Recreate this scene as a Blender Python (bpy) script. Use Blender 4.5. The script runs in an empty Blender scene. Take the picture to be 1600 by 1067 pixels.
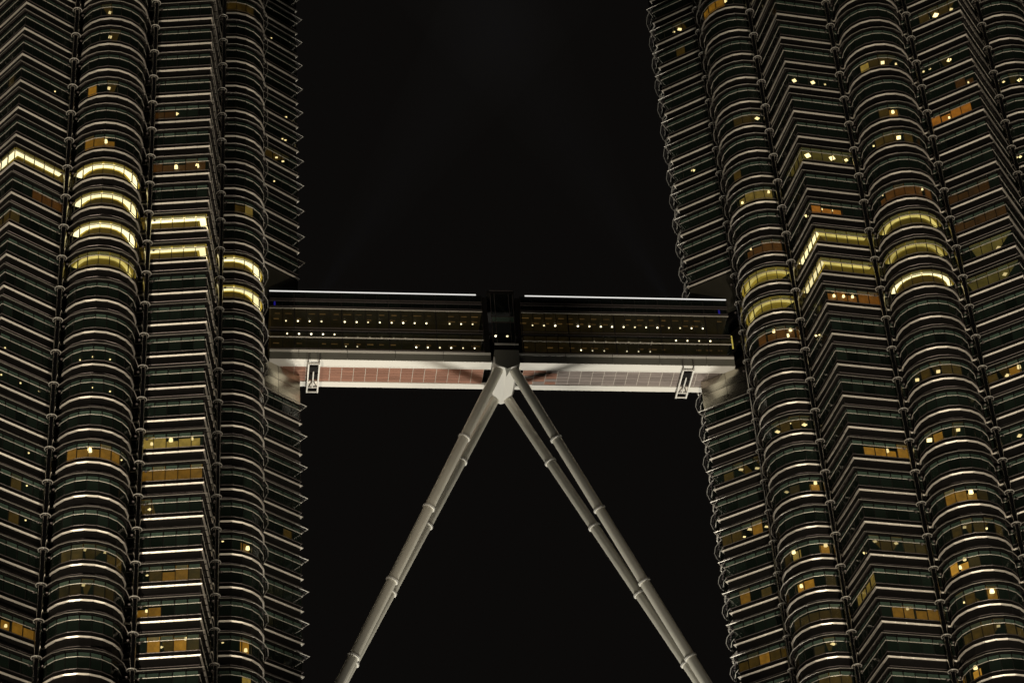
import bpy, math, random
from mathutils import Matrix, Vector

random.seed(7)
sc = bpy.context.scene
COL = sc.collection
PI = math.pi
GROUND = -129.7

# ------------------------------------------------------------------ camera
cam_d = bpy.data.cameras.new('camera')
cam = bpy.data.objects.new('camera', cam_d)
COL.objects.link(cam)
cam_d.sensor_fit = 'HORIZONTAL'
cam_d.sensor_width = 36.0
cam_d.lens = 3831.357 / 1600 * 36.0
cam_d.clip_start = 1.0
cam_d.clip_end = 6000.0
RX = (0.99221817, -0.10905491, -0.06008437)
UP = (-0.0175495, -0.60023296, 0.79963267)
FW = (0.12326849, 0.79235561, 0.59747592)
cam.matrix_world = Matrix(((RX[0], UP[0], -FW[0], -33.53513),
                           (RX[1], UP[1], -FW[1], -228.55002),
                           (RX[2], UP[2], -FW[2], -128.05389),
                           (0, 0, 0, 1)))
sc.camera = cam

# ------------------------------------------------------------------ night sky
world = bpy.data.worlds.new('World')
sc.world = world
world.use_nodes = True
wn = world.node_tree.nodes
wn['Background'].inputs['Color'].default_value = (0.0034, 0.0030, 0.0027, 1)
wn['Background'].inputs['Strength'].default_value = 1.0

# ------------------------------------------------------------------ floodlights of the plaza, with added fill spots
def flood(name, loc, target, power, cone, color=(1.0, 0.86, 0.68), size=2.0, blend=0.6):
    d = bpy.data.lights.new(name, 'SPOT')
    d.energy = power
    d.color = color
    d.spot_size = math.radians(cone)
    d.spot_blend = blend
    d.shadow_soft_size = size
    o = bpy.data.objects.new(name, d)
    COL.objects.link(o)
    o.location = loc
    v = Vector(target) - Vector(loc)
    o.rotation_euler = v.to_track_quat('-Z', 'Y').to_euler()
    return o

FLOOD_WARM = (1.0, 0.87, 0.68)
flood('flood_tower_west', (-106, -150, -126), (-60, -22, 19), 1.05e6, 27, FLOOD_WARM, blend=0.35)
flood('flood_tower_east', (18, -170, -126), (57, -24, 20), 1.00e6, 27, FLOOD_WARM, blend=0.35)
flood('fill_inner_face_west', (62, -120, -126), (-46, -10, 46), 5.5e5, 20, FLOOD_WARM, blend=0.5)  # added cross light to brighten the west tower's inner bay
flood('fill_inner_face_east', (-62, -120, -126), (48, -10, 46), 2.0e5, 20, FLOOD_WARM, blend=0.5)  # added counterpart for the east tower's inner faces
flood('flood_bridge_rear', (0, 42, -126), (0, -4, 30), 8.6e5, 34, (1.0, 0.95, 0.82), 8.0, 0.4)
flood('fill_bridge_front', (0, -45, -126), (0, -4, 34), 1.5e5, 26, (1.0, 0.95, 0.82), 8.0, 0.4)  # added front fill that lifts the dark fascia

sc.view_settings.view_transform = 'Standard'
sc.view_settings.look = 'None'
sc.view_settings.exposure = 0.0
sc.view_settings.gamma = 1.0
sc.view_settings.use_curve_mapping = False
sc.cycles.use_denoising = True
sc.cycles.max_bounces = 6
sc.cycles.transparent_max_bounces = 12
sc.cycles.sample_clamp_indirect = 4.0
sc.cycles.caustics_reflective = False
sc.cycles.caustics_refractive = False

# ------------------------------------------------------------------ materials
def mat(name):
    m = bpy.data.materials.new(name)
    m.use_nodes = True
    nt = m.node_tree
    return m, nt, nt.nodes['Principled BSDF']

def solid(name, base, metallic=0.0, rough=0.5, var=0.0, scale=1.5, streak=None, alpha=1.0, objvar=0.0, spec=0.5, bump=0.0):
    """a surface colour with grain: a noise (stretched by STREAK) moves the base colour by VAR, each object by OBJVAR"""
    m, nt, b = mat(name)
    L, N = nt.links, nt.nodes
    b.inputs['Metallic'].default_value = metallic
    b.inputs['Roughness'].default_value = rough
    b.inputs['Alpha'].default_value = alpha
    b.inputs['Specular IOR Level'].default_value = spec
    b.inputs['Base Color'].default_value = (*base, 1)
    if var or objvar:
        tc = N.new('ShaderNodeTexCoord')
        mp = N.new('ShaderNodeMapping')
        if streak:
            mp.inputs['Scale'].default_value = streak
        nz = N.new('ShaderNodeTexNoise')
        nz.inputs['Scale'].default_value = scale
        nz.inputs['Detail'].default_value = 4
        L.new(tc.outputs['Object'], mp.inputs['Vector'])
        L.new(mp.outputs['Vector'], nz.inputs['Vector'])
        oi = N.new('ShaderNodeObjectInfo')
        ma = N.new('ShaderNodeMath'); ma.operation = 'MULTIPLY_ADD'
        L.new(nz.outputs['Fac'], ma.inputs[0]); ma.inputs[1].default_value = 2 * var; ma.inputs[2].default_value = 1 - var
        mb = N.new('ShaderNodeMath'); mb.operation = 'MULTIPLY_ADD'
        L.new(oi.outputs['Random'], mb.inputs[0]); mb.inputs[1].default_value = 2 * objvar; mb.inputs[2].default_value = 1 - objvar
        mc = N.new('ShaderNodeMath'); mc.operation = 'MULTIPLY'
        L.new(ma.outputs[0], mc.inputs[0]); L.new(mb.outputs[0], mc.inputs[1])
        vm = N.new('ShaderNodeVectorMath'); vm.operation = 'SCALE'
        vm.inputs[0].default_value = base
        L.new(mc.outputs[0], vm.inputs['Scale'])
        L.new(vm.outputs['Vector'], b.inputs['Base Color'])
        if bump:
            bp = N.new('ShaderNodeBump'); bp.inputs['Strength'].default_value = bump; bp.inputs['Distance'].default_value = 0.05
            L.new(nz.outputs['Fac'], bp.inputs['Height']); L.new(bp.outputs['Normal'], b.inputs['Normal'])
    return m

def glow(name, color, strength, var=0.0, scale=0.8):
    """a lamp, or a room surface with its light put in as emission"""
    m, nt, b = mat(name)
    b.inputs['Base Color'].default_value = (0.02, 0.02, 0.02, 1)
    b.inputs['Emission Color'].default_value = (*color, 1)
    b.inputs['Emission Strength'].default_value = strength
    if var:
        N, L = nt.nodes, nt.links
        tc = N.new('ShaderNodeTexCoord'); nz = N.new('ShaderNodeTexNoise'); nz.inputs['Scale'].default_value = scale
        L.new(tc.outputs['Object'], nz.inputs['Vector'])
        ma = N.new('ShaderNodeMath'); ma.operation = 'MULTIPLY_ADD'
        L.new(nz.outputs['Fac'], ma.inputs[0]); ma.inputs[1].default_value = 2 * var * strength; ma.inputs[2].default_value = (1 - var) * strength
        oi = N.new('ShaderNodeObjectInfo'); mr = N.new('ShaderNodeMath'); mr.operation = 'MULTIPLY_ADD'
        L.new(oi.outputs['Random'], mr.inputs[0]); mr.inputs[1].default_value = 0.75; mr.inputs[2].default_value = 0.45
        mm = N.new('ShaderNodeMath'); mm.operation = 'MULTIPLY'
        L.new(ma.outputs[0], mm.inputs[0]); L.new(mr.outputs[0], mm.inputs[1])
        L.new(mm.outputs[0], b.inputs['Emission Strength'])
    return m

STEEL = solid('bright_steel', (0.78, 0.73, 0.65), 0.55, 0.44, 0.22, 0.5, objvar=0.18)
TUBE = solid('tube_steel', (0.30, 0.28, 0.25), 0.55, 0.42, 0.25, 0.6, objvar=0.2)
RAIL = solid('dull_steel', (0.14, 0.12, 0.115), 0.7, 0.45, 0.2, 1.5, objvar=0.12)
RINGM = solid('ring_steel', (0.66, 0.63, 0.58), 0.5, 0.4, 0.1, 1.2)
PIPE = solid('pipe_steel', (0.42, 0.41, 0.39), 1.0, 0.16, 0.10, 0.7, objvar=0.05)
DARK = solid('dark_panel', (0.008, 0.0073, 0.0068), 0.0, 0.5, 0.25, 0.9, objvar=0.2, spec=0.15)
BOX = solid('dark_cladding', (0.032, 0.03, 0.022), 0.1, 0.5, 0.25, 0.6, objvar=0.1)
CEIL = solid('dark_interior', (0.012, 0.011, 0.010), 0.0, 0.8, 0.2, 0.5)
GLASS = solid('vision_glass', (0.016, 0.026, 0.019), 0.0, 0.07, 0.3, 0.6, alpha=0.35, objvar=0.5)
CLERE = solid('clerestory_glass', (0.074, 0.118, 0.090), 0.0, 0.12, 0.35, 0.5, alpha=0.6, objvar=0.4)
MULL = solid('mullion', (0.02, 0.018, 0.017), 0.5, 0.4, 0.1)
SKIRT = solid('brushed_steel', (0.55, 0.52, 0.43), 1.0, 0.27, 0.25, 0.25, (1, 1, 0.25), objvar=0.08, bump=0.4)
WHITE = solid('white_panel', (0.61, 0.595, 0.555), 0.0, 0.45, 0.06, 0.4, objvar=0.03)
LEG = solid('leg_steel', (0.64, 0.615, 0.535), 0.25, 0.38, 0.16, 0.35, objvar=0.06)
FASCIA = solid('fascia_panel', (0.17, 0.168, 0.145), 0.3, 0.5, 0.12, 0.6, objvar=0.06)
JOINT = solid('soffit_joint', (0.44, 0.40, 0.35), 0.0, 0.5, 0.15, 0.5)
REDREFL = solid('red_reflection_soffit', (0.26, 0.130, 0.090), 0.3, 0.42, 0.25, 0.4, (1, 5, 1), objvar=0.14)  # soffit metal with a reddish reflection put into its colour
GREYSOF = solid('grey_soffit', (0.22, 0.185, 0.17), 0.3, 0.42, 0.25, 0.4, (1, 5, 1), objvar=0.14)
BGLASS = solid('bridge_glass', (0.006, 0.010, 0.008), 0.0, 0.06, 0.2, 0.6, alpha=0.30, objvar=0.4)
CEILGLOW = glow('bridge_ceiling_glow', (0.88, 0.58, 0.17), 0.021, 0.7, 0.9)
BULKGLOW = glow('bridge_bulkhead_glow', (1.0, 0.55, 0.15), 0.12, 0.7, 1.2)
STRIP = glow('cove_light', (1.0, 0.86, 0.44), 4.0, 0.25, 0.5)
FALLOFF = glow('cove_falloff', (1.0, 0.68, 0.07), 0.9, 0.35, 0.5)  # yellow falloff round the cove strip, drawn as an emissive band
STRIP2 = glow('cove_light_dim', (1.0, 0.80, 0.22), 1.5, 0.6, 0.6)
FALLOFF2 = glow('cove_falloff_dim', (1.0, 0.70, 0.08), 0.55, 0.4, 0.6)  # the same falloff for the dimmer floors
ROOFLINE = glow('roof_light', (1.0, 0.97, 0.92), 0.85)
DOWN = glow('downlight', (1.0, 0.86, 0.52), 6.0)
BLUE = glow('blue_lamp', (0.05, 0.03, 1.0), 0.2)
YEL = glow('yellow_lamp', (0.9, 0.7, 0.12), 0.45)
ROOM = {'S': glow('room_glow_olive', (1.0, 0.62, 0.09), 0.17, 0.35),  # room light put into the emission of ceilings and blinds
        'S2': glow('room_glow_ochre', (1.0, 0.58, 0.08), 0.15, 0.35),
        'M': glow('room_glow_gold', (1.0, 0.66, 0.06), 0.23, 0.35),
        'M2': glow('room_glow_bright_gold', (1.0, 0.70, 0.07), 0.28, 0.35),
        'M3': glow('room_glow_dim_gold', (0.95, 0.70, 0.13), 0.14, 0.6),
        'B': glow('room_glow_amber', (1.0, 0.46, 0.04), 0.46, 0.6, 1.6),
        'B2': glow('room_glow_bright_amber', (1.0, 0.48, 0.05), 0.72, 0.6, 1.6),
        'O': glow('room_glow_cream', (1.0, 0.66, 0.12), 0.42, 0.65, 1.6),
        'D': glow('room_glow_dusk', (1.0, 0.55, 0.07), 0.075, 0.75, 1.4),
        'R': glow('room_glow_rust', (1.0, 0.36, 0.05), 0.12, 0.65, 1.4),
        'R2': glow('room_glow_orange', (1.0, 0.35, 0.035), 0.5, 0.55, 1.6)}
LAMP = {}
def lamp_mat(br):
    if br not in LAMP:
        LAMP[br] = glow('room_lamp', (1.0, 0.78, 0.34), 2.4 * br + 0.25)
    return LAMP[br]

# ------------------------------------------------------------------ mesh helpers
class MB:
    """collects vertices and faces; build() links them as ONE mesh object"""
    def __init__(s):
        s.v, s.f = [], []
    def poly(s, pts):
        n = len(s.v); s.v += [tuple(p) for p in pts]; s.f.append(tuple(range(n, n + len(pts))))
    def box(s, lo, hi):
        x0, y0, z0 = lo; x1, y1, z1 = hi
        n = len(s.v)
        s.v += [(x0, y0, z0), (x1, y0, z0), (x1, y1, z0), (x0, y1, z0), (x0, y0, z1), (x1, y0, z1), (x1, y1, z1), (x0, y1, z1)]
        s.f += [tuple(n + k for k in q) for q in ((0, 3, 2, 1), (4, 5, 6, 7), (0, 1, 5, 4), (1, 2, 6, 5), (2, 3, 7, 6), (3, 0, 4, 7))]
    def prism(s, pts, z0, z1, caps=True):
        """vertical prism over a counterclockwise outline"""
        n, k = len(s.v), len(pts)
        s.v += [(p[0], p[1], z0) for p in pts] + [(p[0], p[1], z1) for p in pts]
        for j in range(k):
            s.f.append((n + j, n + (j + 1) % k, n + k + (j + 1) % k, n + k + j))
        if caps:
            s.f.append(tuple(n + j for j in reversed(range(k)))); s.f.append(tuple(n + k + j for j in range(k)))
    def sweep(s, path, profile, scale=None, closed=False):
        """sweep a closed profile [(outward, z)] along a plan path; the outward side is on the right of the path's direction"""
        n, k, m = len(s.v), len(profile), len(path)
        for j in range(m):
            p = Vector(path[j])
            a = Vector(path[j - 1]) if (j > 0 or closed) else None
            b = Vector(path[(j + 1) % m]) if (j < m - 1 or closed) else None
            d1 = (p - a).normalized() if a is not None else None
            d2 = (b - p).normalized() if b is not None else None
            if d1 is None: d1 = d2
            if d2 is None: d2 = d1
            n1, n2 = Vector((d1.y, -d1.x)), Vector((d2.y, -d2.x))
            mi = (n1 + n2).normalized()
            mi = mi / max(0.3, mi.dot(n1))
            f = scale[j] if scale else 1.0
            cx = sum(q[0] for q in profile) / k; cz = sum(q[1] for q in profile) / k
            for (o, z) in profile:
                oo, zz = cx + (o - cx) * f, cz + (z - cz) * f
                s.v.append((p.x + mi.x * oo, p.y + mi.y * oo, zz))
        for j in range(m if closed else m - 1):
            for q in range(k):
                a, b = n + j * k, n + ((j + 1) % m) * k
                s.f.append((a + q, b + q, b + (q + 1) % k, a + (q + 1) % k))
        if not closed:
            s.f.append(tuple(n + q for q in reversed(range(k)))); s.f.append(tuple(n + (m - 1) * k + q for q in range(k)))
    def tube(s, a, b, r, n=16, r2=None, caps=True):
        a, b = Vector(a), Vector(b); r2 = r if r2 is None else r2
        d = (b - a).normalized(); u = d.orthogonal().normalized(); w = d.cross(u)
        k = len(s.v)
        for p, rr in ((a, r), (b, r2)):
            for j in range(n):
                t = 2 * PI * j / n
                s.v.append(tuple(p + (u * math.cos(t) + w * math.sin(t)) * rr))
        for j in range(n):
            s.f.append((k + j, k + (j + 1) % n, k + n + (j + 1) % n, k + n + j))
        if caps:
            s.f.append(tuple(k + j for j in reversed(range(n)))); s.f.append(tuple(k + n + j for j in range(n)))
    def torus(s, R, r, z=0.0, n=20, m=8):
        k = len(s.v)
        for j in range(n):
            t = 2 * PI * j / n
            for q in range(m):
                p = 2 * PI * q / m
                s.v.append(((R + r * math.cos(p)) * math.cos(t), (R + r * math.cos(p)) * math.sin(t), z + r * math.sin(p)))
        for j in range(n):
            for q in range(m):
                s.f.append((k + j * m + q, k + ((j + 1) % n) * m + q, k + ((j + 1) % n) * m + (q + 1) % m, k + j * m + (q + 1) % m))
    def mesh(s, name, m, smooth=False):
        me = bpy.data.meshes.new(name)
        me.from_pydata(s.v, [], s.f)
        me.materials.append(m)
        if smooth:
            for p in me.polygons: p.use_smooth = True
            try:
                me.set_sharp_from_angle(angle=math.radians(35))
            except Exception:
                pass
        me.update()
        return me

def obj(name, me, parent=None, loc=(0, 0, 0), rz=0.0, label=None, cat=None, group=None, kind=None):
    o = bpy.data.objects.new(name, me)
    COL.objects.link(o)
    o.location = loc
    o.rotation_euler = (0, 0, rz)
    if parent is not None: o.parent = parent
    if label: o['label'] = label
    if cat: o['category'] = cat
    if group: o['group'] = group
    if kind: o['kind'] = kind
    return o

def circle(cx, cz, r, n=8, squash=1.0):
    return [(cx + r * squash * math.cos(2 * PI * j / n), cz + r * math.sin(2 * PI * j / n)) for j in range(n)]

# ------------------------------------------------------------------ the plaza
g = MB(); g.prism([(-3000, -3000), (3000, -3000), (3000, 3000), (-3000, 3000)], GROUND - 0.5, GROUND)
obj('ground', g.mesh('ground', solid('paving', (0.05, 0.048, 0.045), 0, 0.6, 0.2, 0.05)), kind='structure')
LIT = [
 (-1,-90,-2,'B',(8, 9, 10)),
 (-1,-90,1,'D',(8,)),
 (-1,-90,2,'D',(8,)),
 (-1,-90,10,'D',(4, 5, 6)),
 (-1,-90,11,'R',(8, 9, 10)),
 (-1,-90,12,'S',(0, 1, 2, 3, 4, 5, 6, 7, 8, 9, 10, 11)),
 (-1,-90,15,'D',(4,)),
 (-1,-67.5,-1,'D',(2, 3, 4, 5, 6)),
 (-1,-67.5,0,'D',(2, 3, 4, 5, 6, 7)),
 (-1,-67.5,3,'B',(2, 3, 4, 5, 6)),
 (-1,-67.5,9,'M',(0, 1, 2, 3, 4, 5, 6, 7, 8, 9)),
 (-1,-67.5,10,'S',(0, 1, 2, 3, 4, 5, 6, 7, 8, 9)),
 (-1,-67.5,11,'S',(0, 1, 2, 3, 4, 5, 6, 7, 8, 9)),
 (-1,-67.5,12,'S',(0, 1, 2, 3, 4, 5, 6, 7, 8, 9)),
 (-1,-67.5,13,'B',(2, 3, 4)),
 (-1,-67.5,15,'B',(2,)),
 (-1,-67.5,15,'D',(4,)),
 (-1,-67.5,17,'D',(4,)),
 (-1,-67.5,18,'D',(3,)),
 (-1,-45,-2,'B',(2, 4)),
 (-1,-45,-2,'D',(3, 5)),
 (-1,-45,-1,'B',(1, 2)),
 (-1,-45,0,'B',(3, 4)),
 (-1,-45,0,'D',(2, 5, 6)),
 (-1,-45,2,'D',(1,)),
 (-1,-45,3,'B',(1, 2, 3, 4, 5)),
 (-1,-45,4,'O',(1, 2, 3, 4, 5)),
 (-1,-45,10,'S',(0, 1, 2, 3, 4, 5, 6, 7, 8, 9, 10, 11)),
 (-1,-45,11,'S',(0, 1, 2, 3, 4, 5, 6, 7, 8, 9, 10, 11)),
 (-1,-45,13,'R',(1, 2, 3, 4, 5)),
 (-1,-45,15,'R',(1, 2)),
 (-1,-22.5,-2,'O',(3,)),
 (-1,-22.5,-1,'B',(3,)),
 (-1,-22.5,2,'B',(3,)),
 (-1,-22.5,10,'S',(0, 1, 2, 3, 4, 5, 6, 7, 8, 9)),
 (-1,-22.5,11,'S',(0, 1, 2, 3, 4, 5, 6, 7, 8, 9)),
 (-1,-22.5,13,'D',(2,)),
 (-1,-22.5,13,'O',(3,)),
 (-1,-22.5,21,'D',(1, 2, 3)),
 (-1,0,4,'D',(4,)),
 (-1,0,17,'D',(2, 3, 4)),
 (-1,22.5,3,'D',(3,)),
 (1,-157.5,-2,'D',(5, 6, 7, 8)),
 (1,-157.5,-1,'D',(6, 7)),
 (1,-157.5,0,'D',(4, 5, 6, 7, 8)),
 (1,-157.5,1,'B',(5, 6)),
 (1,-157.5,1,'D',(8,)),
 (1,-157.5,2,'B',(8,)),
 (1,-157.5,2,'D',(4,)),
 (1,-157.5,2,'O',(5,)),
 (1,-157.5,4,'B',(8,)),
 (1,-157.5,4,'D',(6,)),
 (1,-157.5,6,'D',(5, 6, 7, 8)),
 (1,-157.5,9,'R',(5, 6, 7, 8, 9)),
 (1,-157.5,10,'M2',(0, 1, 2, 3, 4, 5, 6, 7, 8, 9)),
 (1,-157.5,11,'M2',(0, 1, 2, 3, 4, 5, 6, 7, 8, 9)),
 (1,-157.5,12,'R',(5, 6, 7, 8)),
 (1,-157.5,14,'O',(5, 6, 7, 8)),
 (1,-157.5,15,'D',(5,)),
 (1,-157.5,17,'D',(6, 7, 8)),
 (1,-157.5,22,'B',(4, 5, 6)),
 (1,-135,-1,'B',(7, 8, 9, 10)),
 (1,-135,0,'O',(2, 3, 4, 5)),
 (1,-135,1,'D',(6, 7, 8, 9, 10)),
 (1,-135,4,'B',(7, 8, 9, 10)),
 (1,-135,9,'R2',(6, 7, 8, 9, 10)),
 (1,-135,10,'M',(6, 7, 8, 9, 10, 11)),
 (1,-135,10,'S2',(0, 1, 2, 3, 4, 5)),
 (1,-135,11,'M',(6, 7, 8, 9, 10, 11)),
 (1,-135,11,'S2',(0, 1, 2, 3, 4, 5)),
 (1,-135,12,'R2',(6, 7, 8)),
 (1,-135,14,'M3',(2, 3, 4, 5, 6, 7, 8, 9, 10)),
 (1,-112.5,-3,'B',(0,)),
 (1,-112.5,-3,'B2',(2,)),
 (1,-112.5,-2,'D',(2, 3, 4, 5, 6, 7)),
 (1,-112.5,-1,'B',(5,)),
 (1,-112.5,-1,'D',(2, 3)),
 (1,-112.5,0,'B2',(2, 3)),
 (1,-112.5,0,'D',(4,)),
 (1,-112.5,1,'D',(3, 4, 5, 6, 7)),
 (1,-112.5,2,'B2',(3, 4, 5)),
 (1,-112.5,2,'D',(6,)),
 (1,-112.5,4,'B',(3,)),
 (1,-112.5,4,'D',(2, 5)),
 (1,-112.5,6,'D',(2, 3, 4, 5, 6)),
 (1,-112.5,9,'S2',(0, 1, 2, 3, 4, 5, 6, 7, 8, 9)),
 (1,-112.5,10,'M',(0, 1, 2, 3, 4, 5, 6, 7, 8, 9)),
 (1,-112.5,11,'M',(0, 1, 2, 3, 4, 5, 6, 7, 8, 9)),
 (1,-112.5,12,'R',(2, 3, 4, 5, 6, 7)),
 (1,-112.5,14,'D',(3, 4, 5, 6)),
 (1,-112.5,15,'B',(5,)),
 (1,-112.5,15,'D',(4,)),
 (1,-112.5,17,'D',(4, 5, 6)),
 (1,-112.5,17,'O',(3,)),
 (1,-90,6,'B',(3,)),
 (1,-90,6,'D',(1, 2)),
 (1,-90,9,'M3',(1, 2, 3, 4, 5)),
 (1,-90,10,'M3',(2, 3, 4, 5)),
 (1,-90,11,'R',(1, 2, 3, 4, 5)),
 (1,-90,12,'R',(1, 2, 3, 4)),
 (1,-90,15,'R2',(1, 2, 3, 4)),
 (1,-90,16,'R',(4, 5)),
 (1,-90,17,'D',(3,)),
 (1,-90,19,'D',(2, 3, 4, 5)),
 (1,-67.5,17,'D',(2,)),
 (1,180,-1,'D',(11,)),
 (1,180,0,'B',(8,)),
 (1,180,0,'D',(6, 7, 9, 10)),
 (1,180,1,'D',(11,)),
 (1,180,2,'B',(7,)),
 (1,180,2,'D',(9,)),
 (1,180,4,'B',(9,)),
 (1,180,4,'D',(6, 7, 8)),
 (1,180,6,'D',(7, 8, 10)),
 (1,180,22,'D',(8,)),
 (1,180,23,'D',(8,)),
]
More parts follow.
